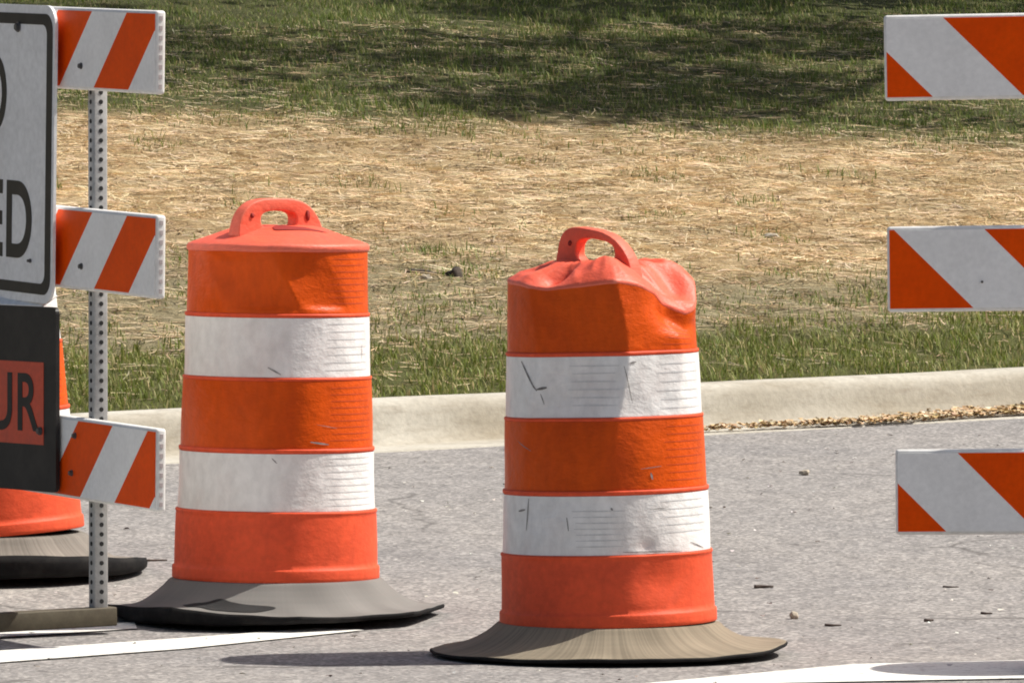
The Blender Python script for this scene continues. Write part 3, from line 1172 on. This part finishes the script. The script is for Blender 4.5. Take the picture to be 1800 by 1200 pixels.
def build_drums():
    std_lines = {0: [(30, 74, 0.10, 0.92, 8)], 1: [(34, 76, 0.12, 0.9, 9)], 2: [(32, 74, 0.12, 0.9, 7)], 3: [(36, 76, 0.15, 0.85, 8)]}
    p = on_road(484, 1085)
    drum(p, (0, R(0.5)), 'upright traffic barrel with one diagonal crease in its top band, beside the steel barricade post',
         dent_upright, lambda th: 0.006 + 0.034 * gauss(th, -48, 46) + 0.016 * gauss(th, 75, 50), lambda th: 0.013 + 0.030 * gauss(th, -45, 42), (0.20, 0.193, 0.18),
         R(40), slot=(-40, 2, 0.332, 0.402), lines=std_lines, raise_by=0.019, angular=0.8, front_shade=True, size=1.012,
         marks={0: [(-1, 0.93, 2, 0.84, 0.004)],
                2: [(-4, 0.17, 4, 0.05, 0.006), (66, 0.30, 66, 0.55, 0.003)],
                1: [(22, 0.1, 34, 0.06, 0.007), (26, 0.36, 40, 0.30, 0.002)]}, streak=0.08)
    p = on_road(1070, 1152)
    drum(p, (0, R(-1.3)), 'battered traffic barrel with crumpled sagging lid and creased upper bands, nearest the camera',
         dent_crushed, lambda th: 0.003 + 0.020 * gauss(th, 95, 50) + 0.004 * gauss(th, 0, 40), lambda th: 0.011, (0.25, 0.212, 0.155),
         R(-38), crush=True, squash=0.978, hloc=(-0.004, -0.036, Z0 + 0.926), htilt=R(9), streak=0.5,
         lines={0: [(30, 70, 0.35, 0.88, 5), (-20, 10, 0.15, 0.75, 7)], 1: [(36, 76, 0.12, 0.9, 8)], 2: [(34, 74, 0.12, 0.85, 6), (-24, 10, 0.2, 0.85, 6)], 3: [(40, 70, 0.1, 0.5, 4)]},
         marks={0: [(-49, 0.96, -51, 0.42, 0.005), (-58, 0.74, -52, 0.77, 0.008), (-23, 0.65, -22, 0.42, 0.004), (2, 0.80, 3, 0.76, 0.007), (52, 0.16, 66, 0.04, 0.004), (8, 0.05, 45, 0.02, 0.004), (24, 0.75, 36, 0.77, 0.003)],
                2: [(-57, 0.93, -44, 0.45, 0.008), (-44, 0.47, -38, 0.50, 0.010), (-42, 0.40, -40, 0.22, 0.004), (15, 0.88, 20, 0.90, 0.006), (12, 0.84, 17, 0.22, 0.003)],
                1: [(26, 0.24, 27, 0.14, 0.008), (-60, 0.72, -48, 0.58, 0.003), (20, 0.30, 33, 0.33, 0.003)]})
    p = on_road(-22, 1009)
    drum(p, (0, R(-4.2)), 'traffic barrel mostly hidden behind the road closed and detour signs',
         dent_plain, lambda th: 0.018 + 0.046 * gauss(th, 10, 75), lambda th: 0.018 + 0.046 * gauss(th, 5, 80), (0.21, 0.19, 0.165), R(20), lines=std_lines, raise_by=0.03)
    p = on_road(2215, 1170)
    drum(p, (0, 0), 'traffic barrel beyond the right edge of the photo, its shadow falling on the white line',
         dent_plain, lambda th: 0.004, lambda th: 0.012, (0.27, 0.24, 0.19), R(10), lines=std_lines)


# ------------------------------------------------------------------ barricades and signs
def rounded_outline(w, h, r, n=8):
    pts = []
    for cx, cz, a0 in ((w / 2 - r, h / 2 - r, 0), (-w / 2 + r, h / 2 - r, 90), (-w / 2 + r, -h / 2 + r, 180), (w / 2 - r, -h / 2 + r, 270)):
        for i in range(n + 1):
            a = R(a0 + 90 * i / n)
            pts.append((cx + r * math.cos(a), cz + r * math.sin(a)))
    return pts


def plate(name, outline, y0, y1, mat, parent, loc=(0, 0, 0)):
    bm = bmesh.new()
    f = [bm.verts.new((x, y0, z)) for x, z in outline]
    b = [bm.verts.new((x, y1, z)) for x, z in outline]
    bm.faces.new(f)
    bm.faces.new(b[::-1])
    n = len(f)
    for i in range(n):
        j = (i + 1) % n
        bm.faces.new((f[i], b[i], b[j], f[j]))
    return bm_obj(name, bm, mat, parent, loc)


def ring_plate(name, o1, o2, y0, y1, mat, parent, loc):
    bm = bmesh.new()
    A = [bm.verts.new((x, y0, z)) for x, z in o1]
    B = [bm.verts.new((x, y0, z)) for x, z in o2]
    C = [bm.verts.new((x, y1, z)) for x, z in o1]
    D = [bm.verts.new((x, y1, z)) for x, z in o2]
    n = len(A)
    for i in range(n):
        j = (i + 1) % n
        bm.faces.new((A[i], A[j], B[j], B[i]))
        bm.faces.new((A[i], C[i], C[j], A[j]))
        bm.faces.new((B[i], B[j], D[j], D[i]))
    return bm_obj(name, bm, mat, parent, loc)


def text_mesh(s, w, h, bold):
    cu = bpy.data.curves.new('lettering', 'FONT')
    cu.body = s
    cu.size = 1.0
    cu.offset = bold
    cu.space_character = 1.08
    cu.extrude = 0.004
    ob = bpy.data.objects.new('lettering', cu)
    COL.objects.link(ob)
    dg = bpy.context.evaluated_depsgraph_get()
    me = bpy.data.meshes.new_from_object(ob.evaluated_get(dg))
    bpy.data.objects.remove(ob)
    bpy.data.curves.remove(cu)
    co = np.array([v.co[:] for v in me.vertices])
    mn, mx = co.min(0), co.max(0)
    out = np.empty_like(co)
    out[:, 0] = ((co[:, 0] - mn[0]) / (mx[0] - mn[0]) - 0.5) * w
    out[:, 2] = ((co[:, 1] - mn[1]) / (mx[1] - mn[1]) - 0.5) * h
    out[:, 1] = -(co[:, 2] - mn[2]) / (mx[2] - mn[2]) * 0.0012
    faces = [tuple(p.vertices) for p in me.polygons]
    bpy.data.meshes.remove(me)
    return [tuple(v) for v in out], faces


def add_letters(name, s, w, h, bold, mat, parent, loc):
    v, f = text_mesh(s, w, h, bold)
    o = mesh_obj(name, v, f, mat, parent, loc, smooth=False)
    return o


def bolt(parent, x, y, z, r=0.010):
    bm = bmesh.new()
    add_cyl(bm, (0, 0, 0), r * 1.4, 0.003, 'Y', 20)
    add_cyl(bm, (0, -0.004, 0), r, 0.008, 'Y', 6)
    return bm_obj('bolt', bm, M['bolt'], parent, (x, y, z))


def rail(parent, x, z, length, h, mat, slope=0.0, thick=0.03, dashes=True, bolts=(), right_end=True, br=0.0062):
    bm = bmesh.new()
    add_box(bm, (0, 0, 0), (length, thick, h))
    o = bm_obj('rail', bm, M['white_plastic'], parent, (x, 0, z), (0, slope, 0))
    bevel(o, 0.0085, 4)
    bm = bmesh.new()
    m_ = 0.0085
    add_box(bm, (0, 0, 0), (length - 2 * 0.0045, 0.0016, h - 2 * m_))
    s = bm_obj('striped_sheeting', bm, mat, o, (0, -thick / 2 - 0.0004, 0))
    if dashes:
        # open cells of the extruded board, seen on its end
        b2 = bmesh.new()
        k = 8
        for i in range(k):
            zz = (i - (k - 1) / 2) * (h - 0.04) / (k - 1)
            add_box(b2, (0, 0.0, zz), (0.002, thick * 0.30, (h - 0.04) / (k - 1) * 0.45))
        e = bm_obj('end_cells', b2, M['cell'], o, (length / 2 + 0.0003, 0, 0))
    for bx, bz in bolts:
        bolt(o, bx, -thick / 2 - 0.002, bz, br)
    return o


M['cell'] = worn('open_cell', (0.50, 0.43, 0.42), (0.42, 0.36, 0.35), 0.8, 20)


def post(parent, x, y, z0, z1, w=0.040):
    bm = bmesh.new()
    add_box(bm, (0, 0, (z0 + z1) / 2), (w, w, z1 - z0))
    o = bm_obj('post', bm, M['galv'], parent, (x, y, 0))
    bevel(o, 0.004, 2)
    b2 = bmesh.new()
    z = z0 + 0.03
    while z < z1 - 0.02:
        add_cyl(b2, (0, -w / 2 - 0.0002, z), 0.0062, 0.0016, 'Y', 14)
        add_cyl(b2, (w / 2 + 0.0002, 0, z), 0.0062, 0.0016, 'X', 14)
        add_cyl(b2, (-w / 2 - 0.0002, 0, z), 0.0062, 0.0016, 'X', 14)
        add_cyl(b2, (0, w / 2 + 0.0002, z), 0.0062, 0.0016, 'Y', 14)
        z += 0.0254
    bm_obj('punched_holes', b2, M['hole'], o)
    return o


def root_matrix(mid, yaw, tiltx):
    return Matrix.Translation(mid) @ Matrix.Rotation(yaw, 4, 'Z') @ Matrix.Rotation(tiltx, 4, 'Y')


def solve_x(Mx, y, px):
    lo, hi = -1.3, 1.3
    for _ in range(40):
        m = (lo + hi) / 2
        if px_of(Mx @ Vector((m, y, 0.9))) < px:
            lo = m
        else:
            hi = m
    return m


def build_left_barricade():
    yaw = R(-62)
    De = 19.15
    end = Vector(((283 - 900) / F_PX * De, De, road_z(De)))
    ax = Vector((math.cos(yaw), math.sin(yaw), 0))
    mid = end - ax * 1.22
    mid.z = road_z(end.y)
    tiltx = math.atan(SL * 0.883)
    root = thing('barricade', mid, (0, 0, yaw), 'three rail orange and white striped barricade turned edge-on, carrying the road closed sign', 'barricade', 'striped road barricades')
    g = road_z(De)
    h = 0.217
    zs = [1.35 - (y - HOR) / F_PX * De - g for y in (93, 452, 832)]
    ph = [-0.19, -0.19, 0.52]
    for z, p, sl in zip(zs, ph, (0.0, 0.0, -0.006)):
        m = stripe_mat('left_rail_stripes', -1.0, p)
        rail(root, 0, z + 1.22 * math.sin(tiltx), 2.44, h, m, sl + tiltx, bolts=((0.765, -0.045),) if z > 0.6 else ((0.70, -0.04), (0.72, 0.06)))
    xp = solve_x(root_matrix(mid, yaw, 0), 0.037, 172)
    for x in (xp, -xp):
        gz = (1.22 - x) * math.sin(tiltx)
        post(root, x, 0.037, 0.05 + gz, 1.60)
        bm = bmesh.new()
        add_box(bm, (0, 0, 0), (0.055, 1.0, 0.05))
        f = bm_obj('skid', bm, M['skid'], root, (x, -0.42, 0.029 + gz), (R(1.2), 0, 0))
        bevel(f, 0.004, 2)
    return root, mid, yaw, tiltx


def build_signs(mid, yaw, tiltx):
    Mx = root_matrix(mid, yaw, 0)
    # road closed
    D = 19.8
    zt = 1.35 - (13 - HOR) / F_PX * D
    zb = 1.35 - (533 - HOR) / F_PX * D
    hh = zt - zb
    W = 1.22
    xr = solve_x(Mx, -0.045, 95)
    ctr = Mx @ Vector((xr - W / 2, -0.042, 0))
    # height is given at the right edge
    e = Mx @ Vector((xr, -0.042, 0))
    loc = Vector((ctr.x, ctr.y, (zt + zb) / 2 + W / 2 * math.sin(tiltx)))
    root = thing('road_sign', loc, (0, tiltx, yaw), 'white road closed sign with black border and letters, cut by the left edge', 'road sign')
    plate('sign_plate', rounded_outline(W, hh, 0.055), -0.003, 0.005, M['sign_white'], root)
    ring_plate('border', rounded_outline(W - 0.03, hh - 0.045, 0.045), rounded_outline(W - 0.03 - 0.072, hh - 0.045 - 0.058, 0.028), -0.0042, -0.003, M['sign_black'], root, (0, 0, 0))
    add_letters('lettering', 'ROAD', 0.60, 0.212, 0.022, M['sign_black'], root, (0, -0.0031, hh / 2 - 0.240))
    add_letters('lettering', 'CLOSED', 0.945, 0.212, 0.022, M['sign_black'], root, (0.0, -0.0031, hh / 2 - 0.575))
    bolt(root, W / 2 - 0.235, -0.006, hh / 2 - 0.06, 0.010)
    bolt(root, W / 2 - 0.14, -0.006, -hh / 2 + 0.11, 0.004)
    bolt(root, -W / 2 + 0.235, -0.006, hh / 2 - 0.06, 0.010)
    bolt(root, -W / 2 + 0.235, -0.006, -hh / 2 + 0.06, 0.010)

    # detour
    D2 = 19.65
    yaw2 = R(-55)
    er = at_depth(100, 540, D2)
    eb = at_depth(100, 866, D2)
    hh2 = er.z - eb.z
    W2 = 1.22
    a2 = Vector((math.cos(yaw2), math.sin(yaw2), 0))
    roll = R(0.2)
    c2 = Vector((er.x, er.y, (er.z + eb.z) / 2)) - a2 * (W2 / 2) + Vector((0, 0, math.sin(roll) * W2 / 2))
    root2 = thing('detour_sign', c2, (0, roll, yaw2), 'black sign with an orange detour arrow, below the white sign', 'road sign')
    plate('sign_plate', rounded_outline(W2, hh2, 0.018, 4), -0.004, 0.008, M['sign_black'], root2)
    # orange arrow pointing left with a square-ended shaft
    sh = 0.110
    xe = W2 / 2 - 0.062
    arrow = [(xe, -sh), (xe, sh), (-0.30, sh), (-0.30, 0.20), (-W2 / 2 + 0.03, 0.0), (-0.30, -0.20), (-0.30, -sh)]
    plate('arrow', arrow, -0.0052, -0.004, M['sign_orange'], root2, (0, 0, -0.012))
    add_letters('lettering', 'DETOUR', 0.80, 0.158, 0.012, M['sign_black'], root2, (xe - 0.022 - 0.40, -0.0053, -0.010))
    bolt(root2, xe - 0.014, -0.008, -0.085, 0.008)
    b2 = bmesh.new()
    add_box(b2, (-0.035, 0, 0), (W2 - 0.08, 0.058, 0.006))
    o = bm_obj('top_ledge', b2, M['white_plastic'], root2, (0, 0.022, hh2 / 2 + 0.014), (R(30), 0, 0))
    bevel(o, 0.002, 2)


def build_right_barricade():
    D = 17.7
    s = F_PX / D
    g = road_z(D)
    h = 0.2045
    xl = (1557 - 900) / s
    L = 2.44
    root = thing('barricade', (xl + L / 2, D, g), (0, 0, 0), 'three rail orange and white striped barricade facing the camera, cut by the right edge', 'barricade', 'striped road barricades')
    for y, px, ph, sl in ((103, 1554, 0.285, -0.018), (473.5, 1560, 0.075, -0.012), (865, 1575, 0.270, -0.006)):
        m = stripe_mat('right_rail_stripes', 1.0, ph)
        x0 = (px - 900) / s - xl
        z = CAM_H - (y - HOR) / s - g
        rail(root, x0 + sl * 0, z + math.sin(-sl) * L / 2 * 1.0, L, h, m, sl, bolts=((-0.995, -0.032),) if y == 473.5 else (), dashes=True, br=0.0022)
    for x in (-0.78, 0.78):
        post(root, x, 0.037, 0.05, 1.70)
        bm = bmesh.new()
        add_box(bm, (0, 0, 0), (0.055, 1.4, 0.05))
        f = bm_obj('skid', bm, M['skid'], root, (x, 0.0, 0.030), (math.atan(SL), 0, 0))
        bevel(f, 0.004, 2)


# ------------------------------------------------------------------ small things
def lump(name, loc, size, mat, label, cat, group=None, seed=0, stretch=(1, 1, 1), rz=0):
    bm = bmesh.new()
    bmesh.ops.create_icosphere(bm, subdivisions=3, radius=1)
    for v in bm.verts:
        n = v.co.normalized()
        k = 1 + 0.45 * mnoise.noise(n * 1.6 + Vector((seed, 0, 0))) + 0.15 * mnoise.noise(n * 5 + Vector((seed, 3, 0)))
        v.co = Vector((n.x * stretch[0], n.y * stretch[1], n.z * stretch[2])) * k * size
    o = bm_obj(name, bm, mat, None, loc, (0, 0, rz), True)
    return tag(o, label, cat, group)


def on_bank(px, py):
    lo, hi = 26.0, 60.0
    for _ in range(50):
        m = (lo + hi) / 2
        x = (px - 900) / F_PX * m
        if HOR + F_PX * (CAM_H - hill_z(np.float64(x), np.float64(m))) / m > py:
            lo = m
        else:
            hi = m
    x = (px - 900) / F_PX * m
    z, *_ = ground_noise_z(np.array([x]), np.array([m]))
    return Vector((x, m, float(z[0])))


def twig(px, py, length, ang_, label, r=0.006):
    p = on_road(px, py)
    bm = bmesh.new()
    prev = None
    n = 7
    rows = []
    for i in range(n + 1):
        t = i / n - 0.5
        c = Vector((t * length, 0.004 * math.sin(i * 1.1 + px), r * 0.8))
        rr = r * (1 - 0.5 * i / n)
        rows.append([bm.verts.new(c + Vector((0, rr * math.cos(a), rr * math.sin(a)))) for a in [2 * math.pi * k / 7 for k in range(7)]])
    for i in range(n):
        for k in range(7):
            bm.faces.new((rows[i][k], rows[i][(k + 1) % 7], rows[i + 1][(k + 1) % 7], rows[i + 1][k]))
    bm.faces.new(rows[0])
    bm.faces.new(rows[-1])
    o = bm_obj('twig', bm, M['twig'], None, p, (0, 0, ang_), True)
    return tag(o, label, 'twig', 'twigs lying on the asphalt')


def build_small():
    lump('soil_clod', on_bank(800, 488), 0.034, M['clod'], 'dark pointed clod of earth on the dry bank between the two barrels', 'soil clod', None, 3, (1.1, 0.8, 1.1), 0.4)
    lump('soil_clod', on_bank(736, 478), 0.036, M['clod'], 'flat dark clod of earth on the dry bank, left of the pointed clod', 'soil clod', None, 8, (1.9, 1.0, 0.55), 0.1)
    lump('stone', on_bank(748, 490), 0.020, M['stone'], 'pale stone beside the flat dark clod on the bank', 'stone', 'pale stones', 5, (1.3, 1, 0.8))
    lump('stone', on_bank(1355, 418), 0.026, M['stone'], 'pale flat stone on the straw between the battered barrel and right barricade', 'stone', 'pale stones', 12, (1.6, 1, 0.6))
    p = on_road(1342, 741)
    lump('stone', (p.x, p.y, p.z + 0.014), 0.014, M['stone'], 'small white stone in the gutter right of the battered barrel', 'stone', 'pale stones', 15)
    p = on_road(1415, 835)
    lump('stone', (p.x, p.y, p.z + 0.009), 0.013, M['stone'], 'small pale chip lying alone on the asphalt, left of the lowest right rail', 'stone', 'pale stones', 18, (1.3, 1, 0.7))
    p = on_road(1396, 1088)
    lump('stone', (p.x, p.y, p.z + 0.008), 0.012, M['stone'], "small white stone beside the right rim of the battered barrel's base", 'stone', 'pale stones', 21)
    twig(1343, 1034, 0.055, 0.1, 'short dark twig on asphalt right of the battered barrel, nearest its lower band')
    twig(1465, 1101, 0.045, -0.1, 'thin twig lying just right of the small white stone near the rubber base', 0.004)
    twig(1635, 1093, 0.026, 0.5, 'tiny dark twig below the lowest right barricade rail', 0.005)
    twig(1735, 1080, 0.032, -0.3, 'dark twig on asphalt at far right below the barricade', 0.004)
    twig(1672, 1033, 0.045, -0.2, 'thin dark twig closest beneath the lowest right barricade rail', 0.003)
    twig(245, 987, 0.16, 0.02, 'long straight dark line on asphalt between steel post and upright barrel', 0.005)  # twig mesh laid in for a thin dark line on the asphalt


# ------------------------------------------------------------------ tree that shades the upper bank
def tree(loc, h, crown_r, label, seed, crown_h=0.62, leaves=9000):
    rnd = random.Random(seed)
    root = thing('shade_tree', loc, (0, 0, rnd.uniform(0, 6)), label, 'tree', 'trees shading the upper bank')
    V, Fc = [], []

    def limb(p0, p1, r0, r1, n=6, k=9):
        b = len(V)
        ax = (p1 - p0).normalized()
        u = ax.orthogonal().normalized()
        w = ax.cross(u)
        ln = (p1 - p0).length
        for i in range(n + 1):
            t = i / n
            c = p0.lerp(p1, t) + Vector((mnoise.noise((p0.x + t * 2, seed, 0)), mnoise.noise((p0.y + t * 2, seed, 5)), 0)) * ln * 0.06 * math.sin(math.pi * t)
            r = r0 + (r1 - r0) * t
            for j in range(k):
                a = 2 * math.pi * j / k
                V.append(c + u * r * math.cos(a) + w * r * math.sin(a))
        for i in range(n):
            for j in range(k):
                j2 = (j + 1) % k
                Fc.append((b + i * k + j, b + i * k + j2, b + (i + 1) * k + j2, b + (i + 1) * k + j))
    top = Vector((0.2, 0.1, h * 0.92))
    limb(Vector((0, 0, -0.3)), Vector((0.08, 0.05, h * 0.4)), 0.19, 0.14)
    limb(Vector((0.08, 0.05, h * 0.4)), top, 0.14, 0.03)
    tips = [top]
    for i in range(16):
        f = 0.30 + 0.6 * i / 16
        a = i * 2.4 + rnd.uniform(-.3, .3)
        s = Vector((0.08, 0.05, h * f))
        ln = crown_r * (1.0 - 0.55 * max(0, f - 0.4)) * rnd.uniform(0.75, 1.0)
        e = s + Vector((math.cos(a) * ln, math.sin(a) * ln, ln * rnd.uniform(0.15, 0.5)))
        limb(s, e, 0.06, 0.014, 5, 6)
        tips.append(e)
        for q in range(4):
            t = rnd.uniform(0.35, 0.9)
            s2 = s.lerp(e, t)
            a2 = a + rnd.choice((-1, 1)) * rnd.uniform(0.5, 1.1)
            l2 = ln * rnd.uniform(0.25, 0.45)
            e2 = s2 + Vector((math.cos(a2) * l2, math.sin(a2) * l2, l2 * rnd.uniform(0, 0.5)))
            limb(s2, e2, 0.022, 0.006, 3, 5)
            tips.append(e2)
            tips.append(s2.lerp(e2, 0.6))
    mesh_obj('trunk', V, Fc, M['bark'], root)
    # leaf clusters around the twigs
    cs = []
    for tp in tips:
        cs.append((tp, rnd.uniform(0.35, 0.75)))
    n = leaves
    idx = rng.integers(0, len(cs), n)
    C = np.array([cs[i][0][:] for i in idx])
    S = np.array([cs[i][1] for i in idx])
    off = rng.normal(0, 0.5, (n, 3)) * S[:, None]
    off[:, 2] *= 0.7
    P = C + off
    u = rng.normal(0, 1, (n, 3))
    u /= np.linalg.norm(u, axis=1)[:, None]
    w = np.cross(u, rng.normal(0, 1, (n, 3)))
    w /= np.linalg.norm(w, axis=1)[:, None]
    ln = rng.uniform(0.06, 0.12, n)[:, None]
    Q = np.stack([P - u * ln, P + w * ln * 0.5, P + u * ln, P - w * ln * 0.5], 1)
    q = np.arange(n * 4).reshape(n, 4)
    c = rand_mix(n, [(0.05, 0.085, 0.02), (0.075, 0.115, 0.03), (0.11, 0.14, 0.04)], [0.4, 0.4, 0.2])
    o = fast_mesh('crown', Q.reshape(-1, 3), q, M['leaf'], np.repeat(c, 4, 0))
    o.parent = root
    return root


def build_trees():
    def spot(x, y):
        return Vector((x, y, float(hill_z(np.float64(x), np.float64(y)))))
    tree(spot(5.2, 41.0), 8.2, 3.9, 'leafy tree standing just out of frame up the bank to the right', 4, leaves=8500)
    tree(spot(9.5, 45.5), 10.0, 4.6, 'taller leafy tree further up the bank, well out of frame', 9, leaves=14000)
    tree(spot(1.5, 49.0), 9.0, 4.4, 'broad leafy tree up the bank behind the shaded grass, above the frame', 14, leaves=17000)


# ------------------------------------------------------------------ light and camera
SUN_EL, SUN_BEHIND = 52.0, 13.0


def build_light():
    w = bpy.data.worlds.new('World')
    sc.world = w
    w.use_nodes = True
    nt = w.node_tree
    bg = nt.nodes['Background']
    sky = nt.nodes.new('ShaderNodeTexSky')
    sky.sky_type = 'NISHITA'
    sky.sun_disc = False
    sky.sun_elevation = R(SUN_EL)
    sky.sun_rotation = R(90 - SUN_BEHIND)
    nt.links.new(sky.outputs[0], bg.inputs[0])
    bg.inputs[1].default_value = 0.08
    sky.dust_density = 4.0
    sky.ozone_density = 0.3
    l = bpy.data.lights.new('sun', 'SUN')
    l.energy = 4.75
    l.angle = R(0.5)
    l.color = (1.0, 0.955, 0.88)
    o = bpy.data.objects.new('sun', l)
    COL.objects.link(o)
    d = Vector((math.cos(R(SUN_EL)) * math.cos(R(SUN_BEHIND)), math.cos(R(SUN_EL)) * math.sin(R(SUN_BEHIND)), math.sin(R(SUN_EL))))
    o.rotation_euler = d.to_track_quat('Z', 'Y').to_euler()
    o.location = d * 40
    vs = sc.view_settings
    vs.view_transform = 'Standard'
    vs.look = 'None'
    vs.gamma = 1
    vs.use_curve_mapping = False
    vs.exposure = 0.29
    sc.cycles.pixel_filter_type = 'BLACKMAN_HARRIS'
    sc.cycles.filter_width = 1.9


def build_camera():
    c = bpy.data.cameras.new('camera')
    c.sensor_width = 36
    c.lens = F_PX / 1800 * 36
    c.clip_start = 0.5
    c.clip_end = 2000
    o = bpy.data.objects.new('camera', c)
    COL.objects.link(o)
    o.location = (0, 0, CAM_H)
    o.rotation_euler = (R(90) - math.atan((600 - HOR) / F_PX), 0, 0)
    sc.camera = o


build_ground()
build_grass()
build_litter()
build_lines()
build_drums()
_, mid, yaw, tiltx = build_left_barricade()
build_signs(mid, yaw, tiltx)
build_right_barricade()
build_small()
build_trees()
build_light()
build_camera()
